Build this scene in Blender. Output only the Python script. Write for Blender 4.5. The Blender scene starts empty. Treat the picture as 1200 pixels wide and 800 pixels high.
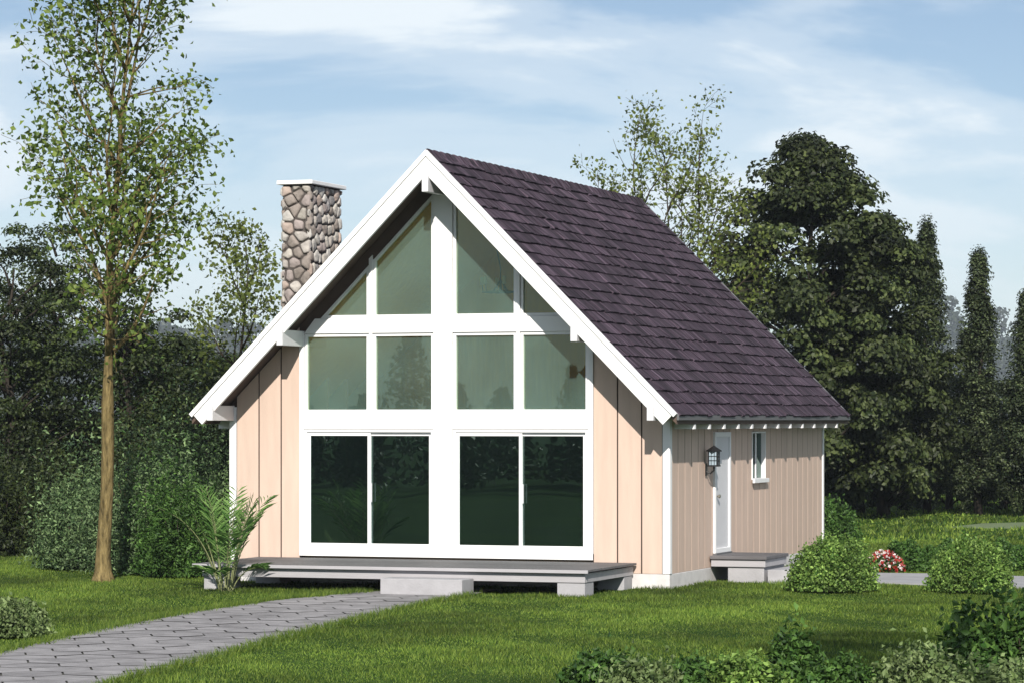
import bpy, math, random
import numpy as np
from mathutils import Vector, Matrix
R = math.radians
rnd = random.Random(7)
SC = bpy.context.scene
COL = SC.collection
# ------------------------------------------------------------------ camera
G = 0.15                                   # ground level
CX, CY, CZ, YAW = 17.2163, -45.1553, 2.7553, 0.3422
cam = bpy.data.cameras.new('camera'); co = bpy.data.objects.new('camera', cam); COL.objects.link(co)
co.location = (CX, CY, CZ); co.rotation_euler = (R(90), 0, YAW)
cam.sensor_width = 36; cam.lens = 3583.46/1200*36
cam.shift_y = 91.56/1200
cam.clip_start = .5; cam.clip_end = 3000
SC.camera = co
SC.view_settings.view_transform = 'Standard'; SC.view_settings.look = 'None'
SC.view_settings.exposure = 0.3; SC.view_settings.gamma = 1
# ------------------------------------------------------------------ sky and sun
SUN_EL, SUN_AZ = 30.5, 19.3                # azimuth measured from the facade's normal towards +X
sdir = Vector((math.sin(R(SUN_AZ))*math.cos(R(SUN_EL)), -math.cos(R(SUN_AZ))*math.cos(R(SUN_EL)), math.sin(R(SUN_EL))))
W = bpy.data.worlds.new('World'); SC.world = W; W.use_nodes = True
nt = W.node_tree; nt.nodes.clear()
def nd(tree, typ, **kw):
    n = tree.nodes.new(typ)
    for k, v in kw.items(): setattr(n, k, v)
    return n
def ramp(tree, src, stops, interp='LINEAR'):
    n = nd(tree, 'ShaderNodeValToRGB'); n.color_ramp.interpolation = interp
    el = n.color_ramp.elements
    while len(el) < len(stops): el.new(.5)
    for e, (p, c) in zip(el, stops):
        e.position = p; e.color = (c, c, c, 1) if isinstance(c, (int, float)) else (*c, 1)
    tree.links.new(src, n.inputs[0]); return n.outputs[0]
L = nt.links
sky = nd(nt, 'ShaderNodeTexSky', sky_type='NISHITA', sun_disc=False)
sky.sun_elevation = R(SUN_EL); sky.sun_rotation = R(180 - SUN_AZ); sky.altitude = 2500
sky.air_density = 1.0; sky.dust_density = 0.3; sky.ozone_density = 1.3
tc = nd(nt, 'ShaderNodeTexCoord')
mp = nd(nt, 'ShaderNodeMapping'); mp.inputs['Scale'].default_value = (5.5, 5.5, 21); mp.inputs['Location'].default_value = (5.6, 2.2, .9)
L.new(tc.outputs['Generated'], mp.inputs[0])
n1 = nd(nt, 'ShaderNodeTexNoise'); n1.inputs['Scale'].default_value = 1.0; n1.inputs['Detail'].default_value = 9; n1.inputs['Roughness'].default_value = .56; n1.inputs['Distortion'].default_value = .35
L.new(mp.outputs[0], n1.inputs['Vector'])
cl = ramp(nt, n1.outputs[0], [(.37, .03), (.47, .42), (.58, 1.0)], 'EASE')
sx = nd(nt, 'ShaderNodeSeparateXYZ'); L.new(tc.outputs['Generated'], sx.inputs[0])
hgt = ramp(nt, sx.outputs[2], [(.0, .55), (.05, .6), (.10, .95), (.5, .7)])
mul = nd(nt, 'ShaderNodeMath', operation='MULTIPLY'); L.new(cl, mul.inputs[0]); L.new(hgt, mul.inputs[1])
mx = nd(nt, 'ShaderNodeMix', data_type='RGBA'); L.new(mul.outputs[0], mx.inputs[0]); L.new(sky.outputs[0], mx.inputs[6])
mx.inputs[7].default_value = (10.8, 11.7, 12.3, 1)
bg = nd(nt, 'ShaderNodeBackground'); bg.inputs[1].default_value = .070
L.new(mx.outputs[2], bg.inputs[0])
L.new(bg.outputs[0], nd(nt, 'ShaderNodeOutputWorld').inputs[0])
sl = bpy.data.lights.new('sun', 'SUN'); sl.energy = 4.9; sl.angle = R(.5); sl.color = (1, .94, .86)
so = bpy.data.objects.new('sun', sl); COL.objects.link(so); so.rotation_euler = sdir.to_track_quat('Z', 'Y').to_euler(); so.location = sdir*60
SC.cycles.use_denoising = True; SC.cycles.denoiser = 'OPENIMAGEDENOISE'; SC.cycles.denoising_prefilter = 'ACCURATE'; SC.cycles.denoising_input_passes = 'RGB_ALBEDO_NORMAL'
SC.cycles.max_bounces = 6; SC.cycles.diffuse_bounces = 3; SC.cycles.glossy_bounces = 3; SC.cycles.transparent_max_bounces = 12
SC.cycles.volume_bounces = 0; cam.clip_end = 6000
# ------------------------------------------------------------------ pixel helpers (photo pixels to world)
FPX, Y0 = 3583.46, 491.56
fw = np.array([-math.sin(YAW), math.cos(YAW)]); rt = np.array([math.cos(YAW), math.sin(YAW)])
def ground(px, py, z=G):
    t = FPX*(CZ-z)/(py-Y0); g = np.array([CX, CY]) + fw*t + rt*(px-600)/FPX*t
    return float(g[0]), float(g[1])
def at_depth(px, t):
    g = np.array([CX, CY]) + fw*t + rt*(px-600)/FPX*t
    return float(g[0]), float(g[1])
# ------------------------------------------------------------------ materials
def mat(name, base, rough=.6, var=.0, vscale=4.0, bump=0, bscale=40, spec=.3, stretch=(1, 1, 1), island=0.0, metal=0):
    m = bpy.data.materials.new(name); m.use_nodes = True; t = m.node_tree; b = t.nodes['Principled BSDF']
    b.inputs['Roughness'].default_value = rough; b.inputs['Specular IOR Level'].default_value = spec; b.inputs['Metallic'].default_value = metal
    c = tuple(base)
    b.inputs['Base Color'].default_value = (*c, 1)
    tcn = nd(t, 'ShaderNodeTexCoord'); mpn = nd(t, 'ShaderNodeMapping'); mpn.inputs['Scale'].default_value = stretch
    t.links.new(tcn.outputs['Object'], mpn.inputs[0])
    last = None
    if var:
        n = nd(t, 'ShaderNodeTexNoise'); n.inputs['Scale'].default_value = vscale; n.inputs['Detail'].default_value = 6; n.inputs['Roughness'].default_value = .6
        t.links.new(mpn.outputs[0], n.inputs['Vector'])
        last = ramp(t, n.outputs[0], [(.3, tuple(x*(1-var) for x in c)), (.7, tuple(min(1, x*(1+var)) for x in c))])
    if island:
        g = nd(t, 'ShaderNodeNewGeometry'); r = ramp(t, g.outputs['Random Per Island'], [(0, 1-island), (1, 1+island)])
        x = nd(t, 'ShaderNodeMix', data_type='RGBA', blend_type='MULTIPLY'); x.inputs[0].default_value = 1
        if last: t.links.new(last, x.inputs[6])
        else: x.inputs[6].default_value = (*c, 1)
        mm = nd(t, 'ShaderNodeMath', operation='MULTIPLY_ADD'); mm.inputs[1].default_value = 2*island; mm.inputs[2].default_value = 1-island
        t.links.new(g.outputs['Random Per Island'], mm.inputs[0]); t.links.new(mm.outputs[0], x.inputs[7]); last = x.outputs[2]
    if last: t.links.new(last, b.inputs['Base Color'])
    if bump:
        n = nd(t, 'ShaderNodeTexNoise'); n.inputs['Scale'].default_value = bscale; n.inputs['Detail'].default_value = 5
        t.links.new(mpn.outputs[0], n.inputs['Vector'])
        bp = nd(t, 'ShaderNodeBump'); bp.inputs['Strength'].default_value = bump; bp.inputs['Distance'].default_value = .02
        t.links.new(n.outputs[0], bp.inputs['Height']); t.links.new(bp.outputs[0], b.inputs['Normal'])
    return m
def leaf_mat(name, c0, c1, trans=.3, rough=.5):
    m = bpy.data.materials.new(name); m.use_nodes = True; t = m.node_tree; b = t.nodes['Principled BSDF']; o = t.nodes['Material Output']
    g = nd(t, 'ShaderNodeNewGeometry')
    mid = tuple((a+b_)/2*.95 for a, b_ in zip(c0, c1))
    col = ramp(t, g.outputs['Random Per Island'], [(0, c0), (.6, mid), (1, c1)])
    at = nd(t, 'ShaderNodeAttribute', attribute_name='tone'); xm = nd(t, 'ShaderNodeMix', data_type='RGBA', blend_type='MULTIPLY'); xm.inputs[0].default_value = 1
    t.links.new(col, xm.inputs[6]); t.links.new(at.outputs['Fac'], xm.inputs[7]); col = xm.outputs[2]
    b.inputs['Roughness'].default_value = rough; b.inputs['Specular IOR Level'].default_value = .25
    t.links.new(col, b.inputs['Base Color'])
    tr = nd(t, 'ShaderNodeBsdfTranslucent'); t.links.new(col, tr.inputs[0])
    mxs = nd(t, 'ShaderNodeMixShader'); mxs.inputs[0].default_value = trans
    t.links.new(b.outputs[0], mxs.inputs[1]); t.links.new(tr.outputs[0], mxs.inputs[2]); t.links.new(mxs.outputs[0], o.inputs[0])
    return m
def glass_mat(name, tint, refl, haze_film):
    m = bpy.data.materials.new(name); m.use_nodes = True; t = m.node_tree; t.nodes.clear()
    o = nd(t, 'ShaderNodeOutputMaterial'); tr = nd(t, 'ShaderNodeBsdfTransparent'); tr.inputs[0].default_value = (*tint, 1)
    gl = nd(t, 'ShaderNodeBsdfGlossy'); gl.inputs['Roughness'].default_value = .004; gl.inputs[0].default_value = (.72, .95, .88, 1)
    fr = nd(t, 'ShaderNodeFresnel'); fr.inputs[0].default_value = 1.45
    a = nd(t, 'ShaderNodeMath', operation='ADD'); a.inputs[1].default_value = refl; t.links.new(fr.outputs[0], a.inputs[0])
    tcn = nd(t, 'ShaderNodeTexCoord'); n = nd(t, 'ShaderNodeTexNoise'); n.inputs['Scale'].default_value = 1.3; n.inputs['Detail'].default_value = 1
    t.links.new(tcn.outputs['Object'], n.inputs['Vector'])
    bp = nd(t, 'ShaderNodeBump'); bp.inputs['Strength'].default_value = .06; bp.inputs['Distance'].default_value = .02
    t.links.new(n.outputs[0], bp.inputs['Height']); t.links.new(bp.outputs[0], gl.inputs['Normal'])
    df = nd(t, 'ShaderNodeBsdfDiffuse'); df.inputs[0].default_value = (.36, .60, .60, 1)           # teal diffuse film, added for the pale haze on sunlit panes
    dn = nd(t, 'ShaderNodeTexNoise'); dn.inputs['Scale'].default_value = .9; dn.inputs['Detail'].default_value = 5; t.links.new(tcn.outputs['Object'], dn.inputs['Vector'])
    dr_ = ramp(t, dn.outputs[0], [(.3, haze_film*.7), (.7, haze_film*1.3)])
    xd = nd(t, 'ShaderNodeMixShader'); t.links.new(dr_, xd.inputs[0]); t.links.new(tr.outputs[0], xd.inputs[1]); t.links.new(df.outputs[0], xd.inputs[2]); tr = xd
    x = nd(t, 'ShaderNodeMixShader'); t.links.new(a.outputs[0], x.inputs[0]); t.links.new(tr.outputs[0], x.inputs[1]); t.links.new(gl.outputs[0], x.inputs[2])
    t.links.new(x.outputs[0], o.inputs[0]); return m
M = {}
M['white'] = mat('white_paint', (.80, .80, .80), .45, .035, 2.5)
M['greypaint'] = mat('pale_grey_paint', (.62, .62, .64), .5, .04, 3)
M['siding'] = mat('peach_siding', (.58, .445, .365), .7, .07, 2.2, .12, 22, .2, (3, 3, .35), .03)
M['groove'] = mat('dark_groove', (.05, .032, .026), .8)
M['found'] = mat('foundation_concrete', (.62, .60, .59), .8, .14, 3, .2, 30)
M['concrete'] = mat('grey_concrete', (.36, .355, .37), .8, .12, 3, .25, 35)
M['decktop'] = mat('grey_deck_boards', (.125, .12, .125), .65, .15, 3, .1, 20, .3, (.4, 3, 3), .1)
M['decktrim'] = mat('deck_trim', (.38, .37, .385), .6, .08, 3, .1, 20, .3, (.4, 3, 3))
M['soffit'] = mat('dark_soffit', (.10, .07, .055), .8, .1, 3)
M['gutter'] = mat('grey_eave_board', (.12, .12, .125), .5, .1, 3)
M['black'] = mat('black_metal', (.012, .012, .013), .4, spec=.5)
M['brass'] = mat('door_handle_metal', (.55, .5, .42), .3, metal=1)
M['lampglass'] = mat('pale_lantern_glass', (.32, .40, .46), .15, .15, 14, spec=.6)
M['stone'] = mat('field_stone', (.40, .345, .31), .85, .35, 5, .7, 18, .2, (1, 1, 1), .42)
_t = M['stone'].node_tree; _g = [n_ for n_ in _t.nodes if n_.bl_idname == 'ShaderNodeNewGeometry'][0]
_r = ramp(_t, _g.outputs['Random Per Island'], [(0, (.27, .235, .21)), (.18, (.42, .39, .36)), (.36, (.33, .285, .27)), (.52, (.46, .43, .385)), (.66, (.24, .23, .23)), (.8, (.38, .31, .27)), (.9, (.50, .48, .45))], 'CONSTANT')
_n = [n_ for n_ in _t.nodes if n_.bl_idname == 'ShaderNodeTexNoise'][0]; _q = ramp(_t, _n.outputs[0], [(.3, .62), (.7, 1.2)])
_m = nd(_t, 'ShaderNodeMix', data_type='RGBA', blend_type='MULTIPLY'); _m.inputs[0].default_value = 1; _t.links.new(_r, _m.inputs[6]); _t.links.new(_q, _m.inputs[7]); _t.links.new(_m.outputs[2], _t.nodes['Principled BSDF'].inputs['Base Color'])
M['mortar'] = mat('mortar', (.075, .065, .06), .9, .2, 8)
M['bark'] = mat('tree_bark', (.165, .125, .055), .9, .7, 3, 1.0, 9, .1, (7, 7, 1.2))
M['twig'] = mat('dark_twig', (.045, .034, .024), .9, .2, 6)
M['darkbark'] = mat('dark_bark', (.03, .024, .018), .9, .3, 5)
M['wallin'] = mat('interior_wall', (.70, .62, .45), .9, .05, 2)
M['ceilin'] = mat('ochre_ceiling', (.80, .55, .10), .6, .18, 3, 0, 10, .3, (.5, 6, 6))
M['floorin'] = mat('wooden_floor', (.42, .30, .18), .35, .2, 3, 0, 10, .4, (.3, 6, 1))
M['loftfloor'] = mat('pale_loft_floor', (.72, .62, .46), .5, .1, 3, 0, 10, .3, (.3, 6, 1))
M['loftwall'] = mat('ochre_loft_wall', (.72, .43, .03), .7, .15, 3, 0, 10, .2, (6, 6, .5))
M['wood'] = mat('brown_wood', (.10, .05, .02), .5, .2, 5)
M['pic'] = mat('painted_picture', (.35, .25, .12), .6, .6, 9)
M['glass'] = glass_mat('tinted_glass', (.84, .84, .70), .02, .08)
M['glassdark'] = glass_mat('dark_tinted_glass', (.30, .40, .38), .13, .008)
M['glassside'] = glass_mat('dark_side_glass', (.12, .15, .16), -.035, 0)
# ------------------------------------------------------------------ object helpers
def link(o, parent=None):
    COL.objects.link(o)
    if parent: o.parent = parent
    return o
def tag(o, label=None, cat=None, group=None, kind=None):
    if label: o['label'] = label
    if cat: o['category'] = cat
    if group: o['group'] = group
    if kind: o['kind'] = kind
    return o
def empty(name, loc=(0, 0, 0), rz=0, parent=None):
    o = bpy.data.objects.new(name, None); o.location = loc; o.rotation_euler.z = rz; o.empty_display_size = .3
    return link(o, parent)
class MB:
    def __init__(s): s.v = []; s.f = []
    def box(s, x0, x1, y0, y1, z0, z1):
        n = len(s.v); s.v += [(x, y, z) for z in (z0, z1) for y in (y0, y1) for x in (x0, x1)]
        s.f += [tuple(n+i for i in q) for q in ((0, 2, 3, 1), (4, 5, 7, 6), (0, 1, 5, 4), (2, 6, 7, 3), (0, 4, 6, 2), (1, 3, 7, 5))]; return s
    def prism(s, pts, a, b, axis='Y'):                 # convex or simple polygon extruded along an axis
        n = len(s.v); k = len(pts)
        def P(u, v, w): return (u, w, v) if axis == 'Y' else ((w, u, v) if axis == 'X' else (u, v, w))
        s.v += [P(u, v, a) for u, v in pts] + [P(u, v, b) for u, v in pts]
        s.f += [tuple(n+i for i in range(k)), tuple(n+k+i for i in reversed(range(k)))]
        s.f += [(n+i, n+k+i, n+k+(i+1) % k, n+(i+1) % k) for i in range(k)]; return s
    def ring(s, outer, inner, a, b, axis='Y'):         # frame between two polygons
        k = len(outer)
        for i in range(k):
            j = (i+1) % k
            s.prism([outer[i], outer[j], inner[j], inner[i]], a, b, axis)
        return s
    def tube(s, pts, rad, sides=6):
        n0 = len(s.v); pts = [Vector(p) for p in pts]; k = len(pts); prev = None
        for i, p in enumerate(pts):
            d = (pts[min(i+1, k-1)] - pts[max(i-1, 0)]).normalized()
            u = d.cross(Vector((0, 1, .01)) if abs(d.y) < .9 else Vector((1, 0, 0))).normalized() if prev is None else (prev - d*prev.dot(d)).normalized()
            prev = u; w = d.cross(u); r = rad[i] if hasattr(rad, '__len__') else rad
            for q in range(sides):
                a = 2*math.pi*q/sides; s.v.append(tuple(p + (u*math.cos(a) + w*math.sin(a))*r))
        for i in range(k-1):
            for q in range(sides):
                a = n0+i*sides+q; b = n0+i*sides+(q+1) % sides
                s.f.append((a, b, b+sides, a+sides))
        s.f.append(tuple(n0+q for q in reversed(range(sides)))); s.f.append(tuple(n0+(k-1)*sides+q for q in range(sides)))
        return s
    def build(s, name, m, parent=None, bevel=0, smooth=False):
        me = bpy.data.meshes.new(name); me.from_pydata(s.v, [], s.f); me.materials.append(m)
        import bmesh
        bm = bmesh.new(); bm.from_mesh(me); bmesh.ops.recalc_face_normals(bm, faces=bm.faces); bm.to_mesh(me); bm.free()
        if smooth: me.polygons.foreach_set('use_smooth', [True]*len(me.polygons))
        o = bpy.data.objects.new(name, me); link(o, parent)
        if bevel:
            b = o.modifiers.new('bevel', 'BEVEL'); b.width = bevel; b.segments = 2; b.limit_method = 'ANGLE'
        return o
def np_mesh(name, V, F, m, parent=None, tone=None):               # V (n,3), F (m,k)
    me = bpy.data.meshes.new(name); k = F.shape[1]
    me.vertices.add(len(V)); me.vertices.foreach_set('co', np.ascontiguousarray(V, dtype=np.float32).ravel())
    me.loops.add(F.size); me.loops.foreach_set('vertex_index', np.ascontiguousarray(F, dtype=np.int32).ravel())
    me.polygons.add(len(F)); me.polygons.foreach_set('loop_start', np.arange(0, F.size, k, dtype=np.int32))
    me.materials.append(m); me.update(calc_edges=True)
    at = me.attributes.new('tone', 'FLOAT', 'POINT'); at.data.foreach_set('value', np.ones(len(V), np.float32) if tone is None else np.ascontiguousarray(tone, dtype=np.float32))
    return link(bpy.data.objects.new(name, me), parent)
def leaf_cloud(name, P, size, m, parent=None, seed=0, aspect=.55, outward=None, bias=0.0, droop=0.0, tone=None):
    g = np.random.default_rng(seed); n = len(P)
    nrm = g.normal(size=(n, 3)); nrm /= np.linalg.norm(nrm, axis=1, keepdims=True)
    if outward is not None:
        nrm = nrm*(1-bias) + outward*bias; nrm /= np.linalg.norm(nrm, axis=1, keepdims=True)+1e-9
    u = g.normal(size=(n, 3)); u[:, 2] -= droop; u -= nrm*(u*nrm).sum(1, keepdims=True); u /= np.linalg.norm(u, axis=1, keepdims=True)+1e-9
    w = np.cross(nrm, u); s = (size*g.uniform(.6, 1.3, n))[:, None]
    fold = g.uniform(.05, .3, n)[:, None]*s
    V = np.empty((n, 4, 3))
    V[:, 0] = P - u*s*.5; V[:, 1] = P + w*s*aspect*.5 + nrm*fold; V[:, 2] = P + u*s*.5 - nrm*fold*.4; V[:, 3] = P - w*s*aspect*.5 + nrm*fold
    i = np.arange(n)[:, None]*4
    F = np.concatenate([i+[0, 2, 1], i+[0, 3, 2]])
    return np_mesh(name, V.reshape(-1, 3), F, m, parent, None if tone is None else np.repeat(tone, 4))
def copy_tree(o, parent=None):
    c = o.copy(); COL.objects.link(c)
    if parent: c.parent = parent
    for ch in list(o.children): copy_tree(ch, c)
    return c
# ================================================================== GROUND
def ground_mat():
    m = bpy.data.materials.new('lawn_soil'); m.use_nodes = True; t = m.node_tree; b = t.nodes['Principled BSDF']; b.inputs['Roughness'].default_value = .95; b.inputs['Specular IOR Level'].default_value = .05
    tcn = nd(t, 'ShaderNodeTexCoord')
    a = nd(t, 'ShaderNodeTexNoise'); a.inputs['Scale'].default_value = .35; a.inputs['Detail'].default_value = 5; t.links.new(tcn.outputs['Object'], a.inputs['Vector'])
    c = nd(t, 'ShaderNodeTexNoise'); c.inputs['Scale'].default_value = 14; c.inputs['Detail'].default_value = 6; t.links.new(tcn.outputs['Object'], c.inputs['Vector'])
    ca = ramp(t, a.outputs[0], [(.35, (.017, .046, .007)), (.65, (.036, .074, .012))]); cb = ramp(t, c.outputs[0], [(.3, .45), (.7, 1.35)])
    x = nd(t, 'ShaderNodeMix', data_type='RGBA', blend_type='MULTIPLY'); x.inputs[0].default_value = 1
    t.links.new(ca, x.inputs[6]); t.links.new(cb, x.inputs[7]); t.links.new(x.outputs[2], b.inputs['Base Color'])
    bp = nd(t, 'ShaderNodeBump'); bp.inputs['Strength'].default_value = .8; bp.inputs['Distance'].default_value = .05
    t.links.new(c.outputs[0], bp.inputs['Height']); t.links.new(bp.outputs[0], b.inputs['Normal']); return m
mb = MB(); n = 60; S = 2600
for j in range(n+1):
    for i in range(n+1): mb.v.append((-S+2*S*i/n, -S+2*S*j/n, G))
for j in range(n):
    for i in range(n): a = j*(n+1)+i; mb.f.append((a, a+1, a+n+2, a+n+1))
tag(mb.build('lawn', ground_mat()), kind='structure')
# ---- garden path of hexagonal pavers
PL = [(1.5, -21.0), (.37, -14.91), (-.28, -11.17), (-.72, -7.41), (-.70, -4.49), (-.25, -2.4), (-.05, -1.2)]
PR = [(4.4, -22.5), (3.4, -17.95), (2.98, -14.89), (2.39, -11.33), (1.95, -7.8), (1.62, -4.66), (1.35, -1.2)]
def resample(p, n):
    p = np.array(p); d = np.r_[0, np.cumsum(np.linalg.norm(np.diff(p, axis=0), axis=1))]; s = np.linspace(0, d[-1], n)
    return np.stack([np.interp(s, d, p[:, 0]), np.interp(s, d, p[:, 1])], 1)
RL, RR_ = resample(PL, 30), resample(PR, 30)
def clip(poly, quad):
    for i in range(len(quad)):
        a, b = quad[i], quad[(i+1) % len(quad)]; out = []
        def side(p): return (b[0]-a[0])*(p[1]-a[1]) - (b[1]-a[1])*(p[0]-a[0])
        for k in range(len(poly)):
            p, q = poly[k], poly[(k+1) % len(poly)]; sp, sq = side(p), side(q)
            if sp >= 0: out.append(p)
            if sp*sq < 0: t_ = sp/(sp-sq); out.append((p[0]+(q[0]-p[0])*t_, p[1]+(q[1]-p[1])*t_))
        poly = out
        if len(poly) < 3: return []
    return poly
M['paver'] = mat('hexagonal_pavers', (.25, .24, .245), .85, .25, 3.5, .3, 30, .2, (1, 1, 1), .14)
M['joint'] = mat('dark_paver_joint', (.07, .07, .062), .95, .3, 6)
base = MB(); tiles = MB()
for i in range(29):
    q = [tuple(RL[i]), tuple(RR_[i]), tuple(RR_[i+1]), tuple(RL[i+1])]
    k = len(base.v); base.v += [(x, y, G+.008) for x, y in q]; base.f.append((k, k+1, k+2, k+3))
hr = .36
for a in range(-14, 20):
    for b in range(-40, 4):
        hx = a*hr*1.5; hy = b*hr*math.sqrt(3) + (a % 2)*hr*math.sqrt(3)/2
        hexp = [(hx+(hr-.013)*math.cos(R(60*k)), hy+(hr-.013)*math.sin(R(60*k))) for k in range(6)]
        dz = rnd.uniform(-.003, .003)
        for i in range(29):
            q = [tuple(RL[i]), tuple(RR_[i]), tuple(RR_[i+1]), tuple(RL[i+1])]
            if abs(hy-(q[0][1]+q[2][1])/2) > 1.6: continue
            c = clip(hexp, q)
            if len(c) >= 3:
                k = len(tiles.v); tiles.v += [(x, y, G+.022+dz) for x, y in c]; tiles.f.append(tuple(range(k, k+len(c))))
pth = base.build('garden_path', M['joint']); tag(pth, kind='structure')
tp = tiles.build('paver_surface', M['paver'], pth)
# ---- concrete side path and distant putting green
M['sidepath'] = mat('pale_concrete_path', (.30, .30, .31), .85, .15, 2, .2, 25)
sp_poly = [ground(x, y) for x, y in ((900, 684), (1020, 683.5), (1110, 686), (1215, 691), (1330, 699), (1330, 684), (1200, 676.5), (1100, 673.5), (1000, 672), (925, 671.5))]
mb = MB(); mb.prism(sp_poly, G-.05, G+.03, 'Z'); tag(mb.build('side_path', M['sidepath']), kind='structure')
M['green'] = mat('short_pale_turf', (.13, .17, .085), .95, .12, 1.5)
gp = [ground(x, y) for x, y in ((1112, 617.5), (1150, 613.2), (1210, 611.6), (1300, 611.4), (1330, 616), (1210, 618.6), (1150, 618.6))]
mb = MB(); mb.prism(gp, G-.02, G+.012, 'Z'); tag(mb.build('putting_green', M['green']), kind='structure')
# ================================================================== HOUSE
H, D, MS = 3.7, 9.86, 4.10/4.06
YF, YB = -.78, 10.49                                    # roof ends
house = empty('house', (0, 0, G)); tag(house, 'peach sided chalet with white trimmed window gable, dark shingle roof and stone chimney', 'house')
house.location = (0, 0, 0)
zl = lambda x, c: c - MS*abs(x)
# foundation
mb = MB(); mb.box(-H-.01, H+.01, -.01, D+.01, G-.3, .38); mb.build('foundation', M['found'], house, .008)
# front wall: backing and boards
mb = MB()
for s in (-1, 1):
    mb = MB(); mb.prism([(s*2.46, .381), (s*3.69, .381), (s*3.69, zl(3.69, 6.76)), (s*2.46, zl(2.46, 6.76))], .004, .13)
    mb.build('front_wall', M['groove'], house)
mb = MB()
def fb(x0, x1): mb.prism([(x0+.012, .385), (x1-.012, .385), (x1-.012, zl(x1-.012, 6.75)), (x0+.012, zl(x0+.012, 6.75))], -.014, .003)
for grp in (((-3.60, -3.2), (-3.2, -2.81), (-2.81, -2.475)), ((2.475, 2.87), (2.87, 3.26), (3.26, 3.60))):
    mb = MB()
    for a, b in grp: fb(a, b)
    mb.build('front_siding', M['siding'], house)
# side walls
mb = MB(); WY0, WY1, WZ0, WZ1 = 4.84, 5.72, 1.74, 2.56
ztop = zl(3.69, 6.76)
for y0, y1, z0, z1 in ((.14, WY0, .381, ztop), (WY1, D-.14, .381, ztop), (WY0+.001, WY1-.001, .381, WZ0), (WY0+.001, WY1-.001, WZ1, ztop)):
    mb.box(H-.14, H-.004, y0, y1, z0, z1)
mb.box(-H+.004, -H+.14, .14, D-.14, .381, ztop)
mb.box(-H+.002, H-.002, D-.13, D, .381, ztop)
mb.prism([(-3.69, ztop), (3.69, ztop), (0, 6.76)], D-.13, D)
mb.build('side_wall', M['groove'], house)
mb = MB(); ys = [.10]
while ys[-1] < D-.15: ys.append(min(ys[-1]+.375, D-.07))
DY0, DY1, DZ1 = 2.46, 3.42, 2.56
for a, b in zip(ys[:-1], ys[1:]):
    segs = [(a+.012, b-.012, .385, ztop)]
    def cut(segs, y0, y1, z0, z1):
        out = []
        for p, q, u, v in segs:
            if q <= y0 or p >= y1: out.append((p, q, u, v)); continue
            if p < y0: out.append((p, y0, u, v)); p = y0
            if q > y1: out.append((y1, q, u, v)); q = y1
            if u < z0: out.append((p, q, u, z0))
            if v > z1: out.append((p, q, z1, v))
        return out
    segs = cut(cut(segs, WY0, WY1, WZ0, WZ1), DY0, DY1, .385, DZ1)
    for p, q, u, v in segs: mb.box(H-.008, H+.001, p, q, u, v)
mb.build('side_siding', M['siding'], house)
mb = MB(); mb.box(-H-.014, -H+.003, .1, D-.07, .385, ztop); mb.build('side_siding', M['siding'], house)
for x0, x1, y0, y1 in ((H-.10, H+.022, -.024, .09), (-H-.022, -H+.10, -.024, .09), (H-.10, H+.022, D-.06, D+.02), (-H-.022, -H+.10, D-.06, D+.02)):
    mb = MB(); mb.box(x0, x1, y0, y1, .384, zl(3.72, 6.72)); mb.build('corner_board', M['white'], house, .005)
# window wall: posts and bands
mb = MB()
for x0, x1 in ((-2.48, -2.40), (2.40, 2.48)):
    mb = MB(); mb.prism([(x0, .583), (x1, .583), (x1, zl(x1, 6.6)), (x0, zl(x0, 6.6))], -.045, .12); mb.build('frame_post', M['white'], house, .004)
mb = MB(); mb.prism([(-.17, .68), (.15, .68), (.15, zl(.15, 6.6)), (0, 6.6), (-.17, zl(.17, 6.6))], -.055, .14); mb.build('frame_post', M['white'], house, .004)
for s in (-1, 1):
    x0, x1 = sorted((s*1.215, s*1.275))
    mb = MB(); mb.box(x0, x1, -.045, .12, 2.87, 4.13); mb.build('frame_post', M['white'], house, .004)
    mb = MB(); mb.prism([(x0, 4.37), (x1, 4.37), (x1, zl(x1, 6.6)), (x0, zl(x0, 6.6))], -.045, .12); mb.build('frame_post', M['white'], house, .004)
for z0, z1, a in ((.58, .68, 2.48), (2.61, 2.87, 2.40), (4.13, 4.37, None)):
    mb = MB()
    for s in (-1, 1):
        i = .17 if s < 0 else .15
        if z0 < 1:
            if s > 0: mb.box(-2.48+.0, 2.48, -.048, .12, z0, z1)
        elif a: mb.box(min(s*i, s*a), max(s*i, s*a), -.048, .12, z0, z1)
        else: mb.prism([(s*i, z0), (s*2.40, z0), (s*(6.6-z1)/MS, z1), (s*i, z1)], -.048, .12)
    mb.build('frame_beam', M['white'], house, .004)
def inset(poly, d):
    k = len(poly); out = []
    ar = sum(poly[i][0]*poly[(i+1) % k][1]-poly[(i+1) % k][0]*poly[i][1] for i in range(k)); sg = 1 if ar > 0 else -1
    lines = []
    for i in range(k):
        (ax, ay), (bx, by) = poly[i], poly[(i+1) % k]; l = math.hypot(bx-ax, by-ay); nx, ny = -(by-ay)/l*sg, (bx-ax)/l*sg
        lines.append((ax+nx*d, ay+ny*d, bx-ax, by-ay))
    for i in range(k):
        x1, y1, dx1, dy1 = lines[i-1]; x2, y2, dx2, dy2 = lines[i]; den = dx1*dy2-dy1*dx2
        t_ = ((x2-x1)*dy2-(y2-y1)*dx2)/den; out.append((x1+dx1*t_, y1+dy1*t_))
    return out
def window(poly, fwid, name='window', gm='glass'):
    w = empty(name, (0, 0, 0), 0, house)
    o = inset(poly, .004); inn = inset(poly, fwid)
    mb = MB(); mb.ring(o, inn, -.018, .07); mb.build('frame', M['white'], w, .003)
    mb = MB(); mb.prism(inset(poly, fwid-.012), .022, .034); mb.build('pane', M[gm], w)
    return w
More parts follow.
